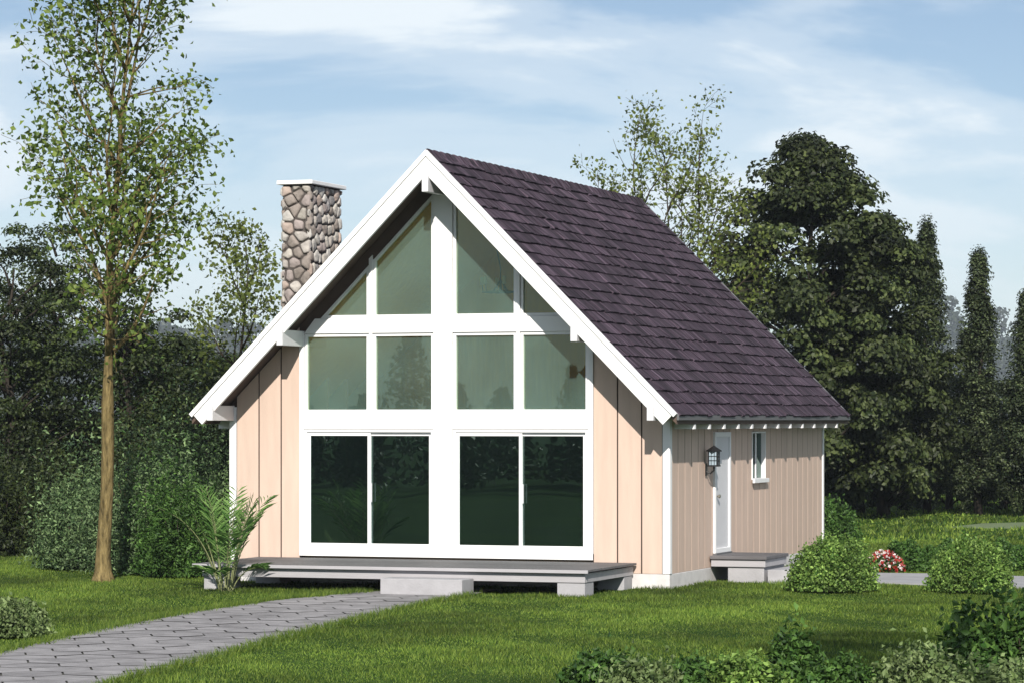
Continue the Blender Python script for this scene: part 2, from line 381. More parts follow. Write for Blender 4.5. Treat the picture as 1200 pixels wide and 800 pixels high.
for x0, x1 in ((-2.40, -1.275), (-1.215, -.17), (.15, 1.215), (1.275, 2.40)):
    window([(x0, 2.87), (x1, 2.87), (x1, 4.13), (x0, 4.13)], .05)
    xs = sorted((x0, x1), key=abs); a, b = xs
    if abs(a) > 1.2: window([(a, 4.37), ((1 if b > 0 else -1)*(6.52-4.37)/MS, 4.37), (a, zl(a, 6.52))], .05)
    else: window([(a, 4.37), (b, 4.37), (b, zl(b, 6.52)), (a, zl(a, 6.52))], .05)
# strip of trim along the sloped top of the glazing
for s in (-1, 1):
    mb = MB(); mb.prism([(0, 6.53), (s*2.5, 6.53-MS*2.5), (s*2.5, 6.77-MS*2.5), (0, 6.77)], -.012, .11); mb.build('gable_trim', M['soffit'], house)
# sliding doors
for x0, x1 in ((-2.40, -.17), (.15, 2.40)):
    dr = empty('sliding_door', (0, 0, 0), 0, house)
    o = inset([(x0, .68), (x1, .68), (x1, 2.61), (x0, 2.61)], .004); inn = inset(o, .045)
    mb = MB(); mb.ring(o, inn, -.035, .09); mb.build('frame', M['white'], dr, .003)
    xm = (x0+x1)/2
    for k, (a, b) in enumerate(((x0+.05, xm+.03), (xm-.03, x1-.05))):
        p = [(a, .732), (b, .732), (b, 2.558), (a, 2.558)]; q = inset(p, .055); y = -.012+.04*k
        mb = MB(); mb.ring(p, q, y, y+.034); mb.build('sash', M['white'], dr, .003)
        mb = MB(); mb.prism(inset(p, .045), y+.012, y+.022); mb.build('pane', M['glassdark'], dr)
    mb = MB(); mb.box(xm+.045, xm+.06, -.045, -.02, 1.45, 1.75); mb.build('handle', M['greypaint'], dr)
# side door
dr = empty('side_door', (0, 0, 0), 0, house)
mb = MB(); o = [(DY0, .60), (DY1, .60), (DY1, DZ1), (DY0, DZ1)]; i_ = inset(o, .075); mb.ring(o, i_, H+.0, H+.04, 'X'); mb.build('frame', M['white'], dr, .004)
mb = MB(); mb.prism(inset(o, .07), H-.002, H+.012, 'X')
mb.build('door_leaf', M['greypaint'], dr, .003)
mb = MB(); mb.box(H+.0, H+.06, DY0, DY1, .57, .60); mb.build('threshold', M['gutter'], dr)
mb = MB(); mb.tube([(H+.012, DY0+.14, 1.52), (H+.06, DY0+.14, 1.52)], .018, 8); mb.tube([(H+.06, DY0+.14, 1.52), (H+.085, DY0+.14, 1.52)], [.034, .028], 10); mb.build('handle', M['brass'], dr)
# side window
w = empty('side_window', (0, 0, 0), 0, house)
o = [(WY0, WZ0), (WY1, WZ0), (WY1, WZ1), (WY0, WZ1)]
mb = MB(); mb.ring(inset(o, .002), inset(o, .028), H-.13, H+.018, 'X'); mb.build('frame', M['white'], w, .004)
mb = MB(); mb.box(H-.055, H-.038, (WY0+WY1)/2-.03, (WY0+WY1)/2+.03, WZ0+.03, WZ1-.03); mb.build('mullion', M['white'], w, .003)
mb = MB(); mb.box(H+.03, H+.07, WY0-.04, WY1+.04, WZ0-.05, WZ0+.02); mb.build('sill', M['white'], w, .004)
mb = MB(); mb.prism(inset(o, .022), H-.070, H-.060, 'X'); mb.build('pane', M['glassside'], w)
# wall lantern
lp = empty('wall_lantern', (0, 0, 0), 0, house); ly, lx, lz = 2.05, H+.17, 2.03; lp.scale = (.86,)*3; lp.location = ((H+.014)*.14, (2.0-ly*.86), 2.08*.14)
mb = MB()
for sx_ in (-1, 1):
    for sy_ in (-1, 1): mb.box(lx+sx_*.08-.009, lx+sx_*.08+.009, ly+sy_*.08-.009, ly+sy_*.08+.009, lz, lz+.25)
for k in (-.03, .03):
    for s in (-1, 1):
        mb.box(lx+s*.083-.005, lx+s*.083+.005, ly+k-.004, ly+k+.004, lz, lz+.25); mb.box(lx+k-.004, lx+k+.004, ly+s*.083-.005, ly+s*.083+.005, lz, lz+.25)
for z in (.085, .165):
    for s in (-1, 1):
        mb.box(lx+s*.083-.005, lx+s*.083+.005, ly-.08, ly+.08, lz+z-.004, lz+z+.004); mb.box(lx-.08, lx+.08, ly+s*.083-.005, ly+s*.083+.005, lz+z-.004, lz+z+.004)
mb.box(lx-.1, lx+.1, ly-.1, ly+.1, lz-.03, lz); mb.build('cage', M['black'], lp)
mb = MB(); mb.box(lx-.072, lx+.072, ly-.072, ly+.072, lz, lz+.249); mb.build('lamp_glass', M['lampglass'], lp)
mb = MB(); mb.tube([(lx, ly, lz+.25), (lx, ly, lz+.27), (lx, ly, lz+.33), (lx, ly, lz+.36)], [.15, .15, .05, .015], 4); mb.build('cap', M['black'], lp)
mb = MB(); mb.box(H+.014, H+.03, ly-.05, ly+.05, lz-.2, lz+.03); mb.tube([(H+.03, ly, lz-.13), (H+.1, ly, lz-.16), (lx, ly, lz-.1), (lx, ly, lz-.02)], .018, 8); mb.build('bracket', M['black'], lp)
# roof
roof = empty('roof', (0, 0, 0), 0, house)
mb = MB()
for s in (-1, 1): mb.prism([(0, 6.92), (s*4.04, 6.92-MS*4.04), (s*4.04, 6.77-MS*4.04), (0, 6.77)], YF+.03, YB-.03)
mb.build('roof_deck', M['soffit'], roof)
for ya, yb in ((YF-.03, YF+.03), (YB-.03, YB+.03)):
    for s in (-1, 1):
        k = .099
        def sl_(x, c): return (s*x, c - MS*x)
        e0, e1 = 4.06, 4.06
        mb = MB(); mb.prism([(0, 6.95), sl_(4.06, 6.95), (s*(4.06-.05), 6.95-MS*4.06-.05), (0, 6.85)], ya-(.022 if ya < 0 else 0), yb); mb.build('rake_trim', M['white' if ya < 0 else 'gutter'], roof, .004)
        mb = MB(); mb.prism([(0, 6.842), sl_(3.98, 6.842), (s*(3.98-.14), 6.842-MS*3.98-.14), (0, 6.56)], ya, yb); mb.build('barge_board', M['white'], roof, .004)
for s in (-1, 1):
    mb = MB(); x0, x1 = sorted((s*4.04, s*4.075)); mb.box(x0, x1, YF+.034, YB-.034, 2.75, 2.845); mb.build('eave_board', M['gutter'], roof, .004)
    for k in range(12):
        y = .28 + k*(9.75/11.5)
        mb = MB(); mb.prism([(s*3.2, 6.765-MS*3.2), (s*4.035, 6.765-MS*4.035), (s*4.035, 2.615), (s*3.70, 2.615), (s*3.2, 2.615)], y-.045, y+.045); mb.build('rafter', M['white'], roof)
# outlooker beams
for x0, z0, z1 in ((-.055, 6.29, 6.545), (-2.52, 3.93, 4.175), (-3.735, 2.745, 2.985), (2.38, 3.95, 4.185), (3.60, 2.745, 2.975)):
    mb = MB(); mb.box(x0, x0+.105, YF-.075, -.016, z0, z1); mb.build('roof_beam', M['greypaint'], roof, .006)
# shingles
def shingle_mat():
    m = bpy.data.materials.new('dark_shingles'); m.use_nodes = True; t = m.node_tree; b = t.nodes['Principled BSDF']; b.inputs['Roughness'].default_value = .85; b.inputs['Specular IOR Level'].default_value = .2
    tcn = nd(t, 'ShaderNodeTexCoord'); g = nd(t, 'ShaderNodeNewGeometry'); mpn = nd(t, 'ShaderNodeMapping'); mpn.inputs['Scale'].default_value = (1.1, 17, 1.1)
    t.links.new(tcn.outputs['Object'], mpn.inputs[0])
    off = nd(t, 'ShaderNodeVectorMath', operation='ADD'); sc_ = nd(t, 'ShaderNodeMath', operation='MULTIPLY'); sc_.inputs[1].default_value = 40
    t.links.new(g.outputs['Random Per Island'], sc_.inputs[0]); t.links.new(mpn.outputs[0], off.inputs[0]); t.links.new(sc_.outputs[0], off.inputs[1])
    n = nd(t, 'ShaderNodeTexNoise'); n.inputs['Scale'].default_value = 1; n.inputs['Detail'].default_value = 4; n.inputs['Roughness'].default_value = .65; t.links.new(off.outputs[0], n.inputs['Vector'])
    c = ramp(t, n.outputs[0], [(.3, (.012, .0075, .012)), (.48, (.028, .018, .028)), (.70, (.145, .104, .137))])
    r = nd(t, 'ShaderNodeMath', operation='MULTIPLY_ADD'); r.inputs[1].default_value = .75; r.inputs[2].default_value = .6; t.links.new(g.outputs['Random Per Island'], r.inputs[0])
    x = nd(t, 'ShaderNodeMix', data_type='RGBA', blend_type='MULTIPLY'); x.inputs[0].default_value = 1; t.links.new(c, x.inputs[6]); t.links.new(r.outputs[0], x.inputs[7])
    t.links.new(x.outputs[2], b.inputs['Base Color'])
    bp = nd(t, 'ShaderNodeBump'); bp.inputs['Strength'].default_value = .4; bp.inputs['Distance'].default_value = .015; t.links.new(n.outputs[0], bp.inputs['Height']); t.links.new(bp.outputs[0], b.inputs['Normal'])
    return m
M['shingle'] = shingle_mat()
ca = 1/math.sqrt(1+MS*MS); sa = MS*ca; slen = 4.06/ca; NC = 23; ex = slen/NC
for s in (-1, 1):
    mb = MB()
    for c in range(NC):
        u1 = (c+1)*ex + (.02 if c == NC-1 else 0); u0 = c*ex - .06
        y = YF+.035
        while y < YB-.036:
            wdt = rnd.uniform(.12, .34); y1 = min(y+wdt, YB-.035); du = rnd.uniform(-.018, .012); th = rnd.uniform(.024, .046)
            def P(u, h): return (s*(u*ca + h*sa), 6.922 - u*sa + h*ca)
            a, b_, c_, d_ = P(max(u0, 0), .004), P(u1+du, th), P(u1+du, 0.002), P(max(u0, 0), .002)
            k = len(mb.v)
            for yy in (y+.004, y1-.004): mb.v += [(p[0], yy, p[1]) for p in (a, b_, c_, d_)]
            mb.f += [(k, k+1, k+5, k+4), (k+1, k+2, k+6, k+5), (k, k+3, k+2, k+1), (k+4, k+5, k+6, k+7)]
            y = y1
    mb.build('shingles', M['shingle'], roof)
mb = MB(); y = YF+.035
while y < YB-.04:
    y1 = min(y+.28, YB-.036); h0 = .05; k = len(mb.v)
    for yy, h in ((y, h0), (y1, h0-.022)):
        mb.v += [(-.16, yy, 6.922-.16*MS+h-.015), (-.03, yy, 6.922+h-.008), (0, yy, 6.922+h), (.03, yy, 6.922+h-.008), (.16, yy, 6.922-.16*MS+h-.015), (0, yy, 6.90)]
    mb.f += [(k+i, k+i+1, k+7+i, k+6+i) for i in range(4)] + [(k, k+5, k+4, k+3, k+2, k+1)]
    y = y1
mb.build('ridge_cap', M['shingle'], roof)
# chimney: individual rounded stones on a mortar core
def voronoi_cells(w, h, n, seed):
    g = random.Random(seed); pts = []
    tries = 0
    while len(pts) < n and tries < 20000:
        tries += 1; p = (g.uniform(0, w), g.uniform(0, h))
        if all((p[0]-q[0])**2*1.25 + (p[1]-q[1])**2*.85 > (.87*math.sqrt(w*h/n))**2*.85 for q in pts): pts.append(p)
    cells = []
    for i, p in enumerate(pts):
        poly = [(0, 0), (w, 0), (w, h), (0, h)]
        for j, q in enumerate(pts):
            if i == j or (p[0]-q[0])**2+(p[1]-q[1])**2 > 1.2: continue
            mx_, my_ = (p[0]+q[0])/2, (p[1]+q[1])/2; dx, dy = q[0]-p[0], q[1]-p[1]; out = []
            f_ = lambda t: (t[0]-mx_)*dx + (t[1]-my_)*dy
            for k in range(len(poly)):
                a, b = poly[k], poly[(k+1) % len(poly)]; fa, fb_ = f_(a), f_(b)
                if fa <= 0: out.append(a)
                if fa*fb_ < 0: t_ = fa/(fa-fb_); out.append((a[0]+(b[0]-a[0])*t_, a[1]+(b[1]-a[1])*t_))
            poly = out
            if len(poly) < 3: break
        if len(poly) >= 3: cells.append(poly)
    return cells
def chaikin(p, n=2):
    for _ in range(n):
        q = []
        for i in range(len(p)):
            a, b = p[i], p[(i+1) % len(p)]
            q += [(a[0]*.86+b[0]*.14, a[1]*.86+b[1]*.14), (a[0]*.14+b[0]*.86, a[1]*.14+b[1]*.86)]
        p = q
    return p
chim = empty('chimney', (0, 0, 0), 0, roof); chim.parent = house
KX0, KX1, KY0, KY1, KZ0, KZ1 = -4.27, -3.72, 3.27, 4.68, G-.1, 6.80
mb = MB(); mb.box(KX0+.03, KX1-.03, KY0+.03, KY1-.03, KZ0, KZ1); mb.build('mortar_core', M['mortar'], chim)
mb = MB()
def stone_face(wd, ht, n, seed, place):
    g = random.Random(seed)
    for cell in voronoi_cells(wd, ht, n, seed):
        cx_ = sum(p[0] for p in cell)/len(cell); cy_ = sum(p[1] for p in cell)/len(cell)
        out = chaikin(cell, 2)
        ext = min(max(p[0] for p in out)-min(p[0] for p in out), max(p[1] for p in out)-min(p[1] for p in out))
        if ext < .05: continue
        k0 = len(mb.v); m_ = len(out); dep = g.uniform(.03, .05); tx, ty = g.uniform(-.15, .15), g.uniform(-.15, .15)
        for sc_, d_ in ((1-.016/ext*1.6, -.03), (1-.02/ext*1.6, dep*.45), (1-.05/ext*1.2, dep*.8), (.52, dep), (.2, dep*1.04)):
            sc_ = max(sc_, .15)
            for x, z in out:
                xx, zz = (x-cx_)*sc_, (z-cy_)*sc_
                mb.v.append(place(cx_+xx, cy_+zz, d_ + (xx*tx+zz*ty)*(d_ > 0) + g.uniform(-.003, .003)*(d_ > 0)))
        for r_ in range(4):
            for i in range(m_): a, b = k0+r_*m_+i, k0+r_*m_+(i+1) % m_; mb.f.append((a, b, b+m_, a+m_))
        mb.f.append(tuple(k0+4*m_+i for i in range(m_)))
st = 2.7                                                # stones from here up (below is hidden by the house)
stone_face(KX1-KX0, KZ1-KZ0, 108, 3, lambda a, z, d: (KX0+a, KY0+.03-d, KZ0+z))
stone_face(KY1-KY0, KZ1-KZ0, 270, 5, lambda a, z, d: (KX1-.03+d, KY0+a, KZ0+z))
stone_face(KY1-KY0, KZ1-KZ0, 270, 8, lambda a, z, d: (KX0+.03-d, KY0+a, KZ0+z))
mb.build('stonework', M['stone'], chim, 0, True)
mb = MB(); mb.box(KX0-.06, KX1+.06, KY0-.06, KY1+.06, KZ1+.005, KZ1+.075); mb.build('cap', M['white'], chim, .01)
# interior
mb = MB(); mb.box(-H+.15, H-.15, .15, D-.15, .40, .56); mb.build('interior_floor', M['floorin'], house)
mb = MB()
mb.box(-H+.15, H-.15, 6.2, 6.3, .57, 2.68); 
mb.box(-H+.141, -H+.15, .15, D-.2, .57, 3.0); mb.box(H-.15, H-.141, 5.76, D-.2, .57, 3.0); mb.box(H-.15, H-.141, .15, 4.8, .57, 3.0)
mb.build('interior_wall', M['wallin'], house)
mb = MB(); mb.prism([(-3.4, 2.9), (3.4, 2.9), (3.4, zl(3.4, 6.7)), (0, 6.7), (-3.4, zl(3.4, 6.7))], 5.2, 5.3); mb.build('loft_wall', M['loftwall'], house)
mb = MB()
for s in (-1, 1): mb.prism([(0, 6.76), (s*3.55, 6.76-MS*3.55), (s*3.55, 6.70-MS*3.55), (0, 6.70)], .13, D-.2)
mb.build('ceiling', M['ceilin'], house)
mb = MB(); mb.box(-H+.16, H-.16, .6, 6.2, 2.70, 2.9); mb.build('loft_floor', M['loftfloor'], house)
# chandelier hanging inside
ch = empty('chandelier', (.40, 1.5, 4.92)); tag(ch, 'small chandelier hanging on a chain behind the gable pane right of the central post', 'chandelier')
mb = MB(); mb.tube([(-.1, 0, .75), (0, 0, .30), (0, 0, -.12)], .012, 6); mb.build('chain', M['black'], ch)
mb = MB()
mb.tube([(.3*math.cos(a), .3*math.sin(a), -.1) for a in [2*math.pi*k/24 for k in range(25)]], .012, 6)
for k in range(6):
    a = 2*math.pi*k/6; c_, s_ = math.cos(a), math.sin(a); mb.tube([(0, 0, .1), (.15*c_, .15*s_, -.12), (.3*c_, .3*s_, -.1), (.32*c_, .32*s_, .02)], .009, 5)
mb.build('arm_ring', M['black'], ch)
for k in range(6):
    a = 2*math.pi*k/6; mb = MB(); x, y = .32*math.cos(a), .32*math.sin(a); mb.tube([(x, y, .02), (x, y, .05), (x, y, .14), (x, y, .15)], [.04, .03, .03, .01], 8); mb.build('candle', M['greypaint'], ch)
# ================================================================== DECK AND STEPS
dk = empty('deck', (0, -1.25, G)); tag(dk, 'long low grey deck on concrete pads along the glazed gable front', 'deck')
def dbuild(mb, name, m, bev=0):
    o = mb.build(name, m, dk, bev); o.location = (0, 1.25, -G); return o
mb = MB(); nb = 17; bw = 2.42/nb
for k in range(nb): mb.box(-3.18, 3.20, -2.5+k*bw+.003, -2.5+(k+1)*bw-.003, .520, .551+rnd.uniform(-.001, .001))
dbuild(mb, 'deck_boards', M['decktop'])
mb = MB(); mb.box(-3.19, 3.21, -2.528, -2.5, .50, .5485); dbuild(mb, 'edge_trim', M['decktrim'], .004)
mb = MB(); mb.box(-3.06, 3.14, -2.44, -2.38, .36, .495); dbuild(mb, 'front_beam', M['decktrim'], .004)
for x in (-3.06, 3.08):
    mb = MB(); mb.box(x, x+.06, -2.375, -.06, .36, .495); dbuild(mb, 'side_beam', M['decktrim'], .004)
mb = MB()
for k in range(7): mb.box(-2.5+k*.85, -2.45+k*.85, -2.37, -.06, .38, .515)
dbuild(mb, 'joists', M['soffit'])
for x0, y0 in ((-3.04, -2.42), (2.70, -2.42), (-3.04, -.5), (2.70, -.5), (-.2, -.9)):
    mb = MB(); mb.box(x0, x0+.43, y0, y0+.42, G-.1, .357); dbuild(mb, 'footing', M['concrete'], .008)
mb = MB(); mb.box(.10, 1.40, -2.95, -2.45, G-.1, .40); o = mb.build('step_block', M['concrete'], None, .01); tag(o, 'grey concrete step block in front of the low deck', 'step')
pc = empty('side_porch', (4.2, 2.9, G)); tag(pc, 'grey concrete side porch with a lower step under the white side door', 'porch')
def pbuild(mb, name, m, bev=.008):
    o = mb.build(name, m, pc, bev); o.location = (-4.2, -2.9, -G); return o
mb = MB(); mb.box(3.72, 4.66, 2.2, 3.62, .52, .575); pbuild(mb, 'slab', M['decktop'])
mb = MB(); mb.box(3.73, 4.63, 2.24, 3.6, .40, .518); pbuild(mb, 'slab_edge', M['decktrim'])
mb = MB(); mb.box(4.0, 4.60, 2.28, 3.56, G-.1, .398); pbuild(mb, 'porch_base', M['concrete'])
mb = MB(); mb.box(4.665, 5.06, 2.25, 3.62, G-.1, .36); pbuild(mb, 'step', M['concrete'])
#@@PLANTS
# ================================================================== PLANTS
M['lf_spring'] = leaf_mat('spring_leaves', (.055, .105, .014), (.23, .30, .065), .35)
M['lf_pale'] = leaf_mat('pale_spring_leaves', (.075, .105, .018), (.21, .25, .06), .35)
M['lf_maple'] = leaf_mat('dark_maple_leaves', (.014, .024, .007), (.075, .095, .030), .25)
M['lf_conifer'] = leaf_mat('dark_conifer_foliage', (.012, .021, .009), (.075, .092, .036), .2)
M['lf_dark'] = leaf_mat('dark_wood_leaves', (.012, .022, .007), (.055, .075, .020), .25)
M['lf_silver'] = leaf_mat('silver_green_leaves', (.042, .085, .030), (.20, .29, .125), .25)
M['lf_bush'] = leaf_mat('bright_bush_leaves', (.045, .11, .016), (.28, .42, .10), .3)
M['lf_green'] = leaf_mat('mid_green_leaves', (.028, .075, .014), (.11, .21, .045), .3)
M['lf_white'] = leaf_mat('pale_variegated_leaves', (.08, .13, .035), (.24, .31, .13), .3)
M['lf_column'] = leaf_mat('column_tree_foliage', (.014, .026, .011), (.085, .108, .045), .2)
M['lf_far'] = leaf_mat('far_wood_leaves', (.02, .03, .015), (.05, .065, .03), .2)
M['palm'] = leaf_mat('palm_fronds', (.06, .15, .03), (.27, .44, .13), .3)
M['grass'] = leaf_mat('grass_blades', (.030, .078, .008), (.185, .250, .038), .25, .6)
M['petal_red'] = leaf_mat('red_petals', (.30, .02, .02), (.5, .06, .05), .2)
M['petal_white'] = leaf_mat('white_petals', (.6, .5, .48), (.75, .7, .68), .2)
def unit(v): return v/(np.linalg.norm(v)+1e-9)
def make_sparse(name, loc, seed, h, fork, r0, m_leaf, m_bark, n_lead, spread, crown_r, leaf, per, lead_ang=(12, 34), twist=.12, stem_n=1, hold=None):
    """airy deciduous tree: one or several trunks, rising leaders, side branches, twigs that carry leaves"""
    g = np.random.default_rng(seed); t = empty(name, (loc[0], loc[1], G))
    mb = MB(); anchors = []
    def branch(p, d, L, r, lvl):
        n = max(3, int(L/.35)); pts = [p.copy()]; rad = [r]
        for i in range(n):
            d = unit(d + g.normal(size=3)*twist*(1 if lvl else .35) + np.array([0, 0, .05 if lvl < 3 else .0])); p = p + d*L/n
            pts.append(p.copy()); rad.append(max(.004, r*(1-.86*(i+1)/n)))
            f = (i+1)/n
            if lvl == 1 and f > .12:
                for _ in range(2 if g.random() < .75 else 1): side(p, d, L*(1-.6*f)*g.uniform(.38, .62), rad[-1]*.6, 2, 52)
            elif lvl == 2 and f > .2:
                if g.random() < .85: side(p, d, max(.3, L*(1-.5*f)*g.uniform(.35, .6)), rad[-1]*.6, 3, 45)
            if lvl == 3 or (lvl == 2 and f > .6) or (lvl == 1 and f > .75): anchors.append(p)
        mb.tube(pts, rad, 7 if lvl <= 1 else (4 if lvl == 2 else 3))
    def side(p, d, L, r, lvl, ang):
        a = unit(np.cross(d, g.normal(size=3))); th = R(g.uniform(.55, 1.15)*ang)
        branch(p, unit(d*math.cos(th) + a*math.sin(th)), L, r, lvl)
    for s_ in range(stem_n):
        a0 = g.uniform(0, 6.28); lean = (0 if stem_n == 1 else R(g.uniform(3, 9)))
        d = np.array([math.sin(lean)*math.cos(a0), math.sin(lean)*math.sin(a0), math.cos(lean)]); p = np.array([0, 0, -.15]) + np.array([d[0], d[1], 0])*(.0 if stem_n == 1 else .5)
        pts, rad = [p.copy(), p+d*.2, p+d*.32, p+d*.6], [r0*2.3, r0*1.7, r0*1.32, r0*1.1]; n = 14; q = p.copy(); top = h*(.93 if stem_n == 1 else g.uniform(.75, .98)); k = 0
        for i in range(n):
            d = unit(d + np.array([g.normal()*.03, g.normal()*.03, .03])); q = q + d*top/n
            if i > (0 if h > 10 else 1): pts.append(q.copy()); rad.append(max(.012, r0*(1-.25*(i+1)/n if q[2] < fork else .8*(1-(i+1)/n)+.08)))
            if q[2] > fork:
                f = (q[2]-fork)/(h-fork+1e-6)
                for _ in range(max(1, round(n_lead/(n*(1-fork/h))))):
                    az = k*2.4+g.uniform(-.5, .5); k += 1; th = R(g.uniform(*lead_ang)*(1.15-.35*f))
                    L = crown_r*(1.25-.75*f)*g.uniform(.85, 1.25)/max(.42, math.sin(th))*.72
                    L = min(L, (h-q[2])*1.08/math.cos(th)) if th < R(70) else L
                    branch(q, np.array([math.sin(th)*math.cos(az), math.sin(th)*math.sin(az), math.cos(th)]), max(.5, L), r0*(.42-.25*f), 1)
        anchors.append(q); mb.tube(pts, rad, 10)
    mb.build('trunk', m_bark, t, 0, True)
    A = np.array(anchors); P = np.repeat(A, per, 0) + g.normal(size=(len(A)*per, 3))*spread
    leaf_cloud('crown', P, leaf, m_leaf, t, seed, .72, droop=.4)
    return t
def make_dense(name, loc, seed, h, z0, prof, m_leaf, ncl, per, csize, leaf, m_bark, r0=.14, flat=.6, lobes=4, lobe_amp=.25, aspect=.6, fill=.5, droop=.6, limbs=40, even=False):
    """dense tree: leaf clumps spread through the crown's volume on limbs from the trunk; prof(u) is the crown radius at height fraction u"""
    g = np.random.default_rng(seed); t = empty(name, (loc[0], loc[1], G))
    ph = g.uniform(0, 6.28, 6); C = []; 
    while len(C) < ncl:
        u = g.random(); a = g.uniform(0, 6.28); rm = prof(u)
        if not even and g.random() > (rm/max(prof(k/10) for k in range(11)))**1.0 + .08: continue
        z = z0 + u*(h-z0)
        wob = 1 + lobe_amp*math.sin(lobes*a+ph[0]+2.2*z) *.6 + lobe_amp*.7*math.sin((lobes+3)*a+ph[1]-1.7*z)
        rr = rm*wob*(g.random()**fill)
        C.append((rr*math.cos(a), rr*math.sin(a), z + g.normal()*.1))
    C = np.array(C); sz = csize*g.uniform(.6, 1.3, len(C))
    mb = MB(); n = 10
    mb.tube([(g.normal()*.02*i, g.normal()*.02*i, -.1 + (h*.9)*i/n) for i in range(n+1)], [r0*1.3*(1-.9*i/n) for i in range(n+1)], 8)
    for i in g.choice(len(C), min(limbs, len(C)), replace=False):
        c = C[i]; zb = max(z0*.6, c[2] - .55*math.hypot(c[0], c[1]) - .2); mid = np.array([c[0]*.5, c[1]*.5, (zb+c[2])/2+.08])
        mb.tube([(0, 0, zb), tuple(mid), tuple(c)], [r0*.32, r0*.2, .008], 4)
    mb.build('trunk', m_bark, t, 0, True)
    N = len(C)*per; off = g.normal(size=(N, 3)); off /= np.linalg.norm(off, axis=1, keepdims=True); off[:, 2] = np.where(off[:, 2] < -.25, -off[:, 2]*.9, off[:, 2]); off *= (g.random(N)**.45*np.repeat(sz, per)*.72)[:, None]*np.array([1, 1, flat])
    P = np.repeat(C, per, 0) + off
    out = P - np.array([0, 0, z0 + (h-z0)*.35]); out /= np.linalg.norm(out, axis=1, keepdims=True)+1e-9
    o2 = off/(np.linalg.norm(off, axis=1, keepdims=True)+1e-9); out = out*.3 + o2; out[:, 2] += .3; out /= np.linalg.norm(out, axis=1, keepdims=True)+1e-9
    tone = np.repeat(g.choice([.55, .8, 1.0, 1.25, 1.6], len(C)), per)
    leaf_cloud('crown', P, leaf, m_leaf, t, seed+1, aspect, out, .68, droop, tone)
    return t
def make_bush(name, loc, seed, rx, ry, hh, m_leaf, n, leaf, aspect=.6, wob=.12, shell=.35, spikes=0, flat_bottom=True, stems=7, m_stem=None):
    g = np.random.default_rng(seed); t = empty(name, (loc[0], loc[1], G))
    v = g.normal(size=(n, 3)); v[:, 2] = np.abs(v[:, 2]); v /= np.linalg.norm(v, axis=1, keepdims=True)
    rad = g.random(n)**shell
    az = np.arctan2(v[:, 1], v[:, 0]); p0, p1, p2 = g.uniform(0, 6.28, 3)
    w = 1 + wob*np.sin(3*az+p0+3*v[:, 2]) + wob*.8*np.sin(7*az+p1-5*v[:, 2]) + wob*.5*np.sin(13*az+p2+9*v[:, 2]) + g.normal(size=n)*.035
    if spikes: w *= 1 + spikes*(g.random(n)**6)*2*v[:, 2]
    P = v*(rad*w)[:, None]*np.array([rx, ry, hh]); P[:, 2] += .04
    mb = MB()
    for k in range(stems):
        a = 2*math.pi*k/stems+g.uniform(-.3, .3); q = np.array([math.cos(a)*rx*.55, math.sin(a)*ry*.55, hh*.7])
        mb.tube([(q[0]*.08, q[1]*.08, -.08), (q[0]*.5, q[1]*.5, hh*.3), tuple(q)], [.022, .016, .006], 4)
    mb.build('stems', m_stem or M['twig'], t)
    tone = np.clip(1 + .38*np.sin(5*az+p1+6*v[:, 2])*np.sin(9*v[:, 2]+p2+2*az) + g.normal(size=n)*.12, .45, 1.7)
    leaf_cloud('foliage', P, leaf, m_leaf, t, seed+1, aspect, v, .3, .0, tone)
    return t
# ---- foreground tree left of the house
t = make_sparse('slender_tree', ground(121, 681), 21, 11.4, 3.5, .108, M['lf_spring'], M['bark'], 30, .14, 1.45, .10, 4, (19, 43))
tag(t, 'tall slender spring tree with golden bark standing in the lawn left of the house', 'tree')
# ---- airy trees behind the house
t = make_sparse('airy_tree', at_depth(272, 62), 33, 6.3, 1.6, .09, M['lf_pale'], M['twig'], 15, .13, 1.35, .10, 4, (25, 55))
tag(t, 'small pale airy tree behind the left roof slope beside the stone chimney', 'tree')
t = make_sparse('airy_tree', at_depth(797, 69), 47, 9.3, 4.2, .085, M['lf_pale'], M['twig'], 7, .12, 1.9, .105, 2, (24, 52), stem_n=3)
tag(t, 'sparse thin branched tree rising behind the ridge of the dark roof', 'tree')
# ---- dense trees right of the house
oval = lambda R_: (lambda u: R_*math.sqrt(max(0, 1-((u-.38)/.63)**2))*(.75+.25*math.sin(u*9)))
def maple_prof(u): return 2.6*max(0., (1-((u-.36)/.65)**2 if u > .36 else 1-((u-.36)/.80)**2))**.52
t = make_dense('maple_tree', at_depth(946, 80), 5, 9.5, .8, maple_prof, M['lf_maple'], 300, 240, .92, .145, M['darkbark'], .2, .75, 3, .16, .75, .40, .5, 40, True)
tag(t, 'big round crowned dark maple behind the right end of the roof, the widest tree', 'tree')
t = make_dense('broadleaf_tree', at_depth(1036, 83), 6, 7.9, .3, lambda u: 1.75*max(0, 1-((u-.3)/.72)**2)**.6, M['lf_maple'], 190, 200, .75, .14, M['darkbark'], .15, .75, 4, .16, .7, .4, .5, 40, True)
tag(t, 'shorter dark broadleaf tree between the big maple and the first column tree', 'tree')
spindle = lambda R_: (lambda u: R_*(.16+.84*min(1, (1-u)*1.2))*min(1, .6+u*3)*(1-u**9))
for i, (px, dep, hh, Rr, sd, lab) in enumerate(((1086, 86, 8.0, 1.0, 8, 'tall dark column tree touching the right side of the broadleaf trees'), (1147, 84, 6.95, .86, 9, 'narrow pointed column tree standing alone against the sky near the right'), (1204, 82, 5.7, .92, 10, 'column tree cut by the right edge of the picture'))):
    t = make_dense('column_tree', at_depth(px, dep), sd, hh, .25, spindle(Rr), M['lf_column'], 420, 80, .36, .085, M['darkbark'], .1, 1.5, 5, .26, .6, .42, -.8, 20, True)
    tag(t, lab, 'tree', 'column trees along the right')
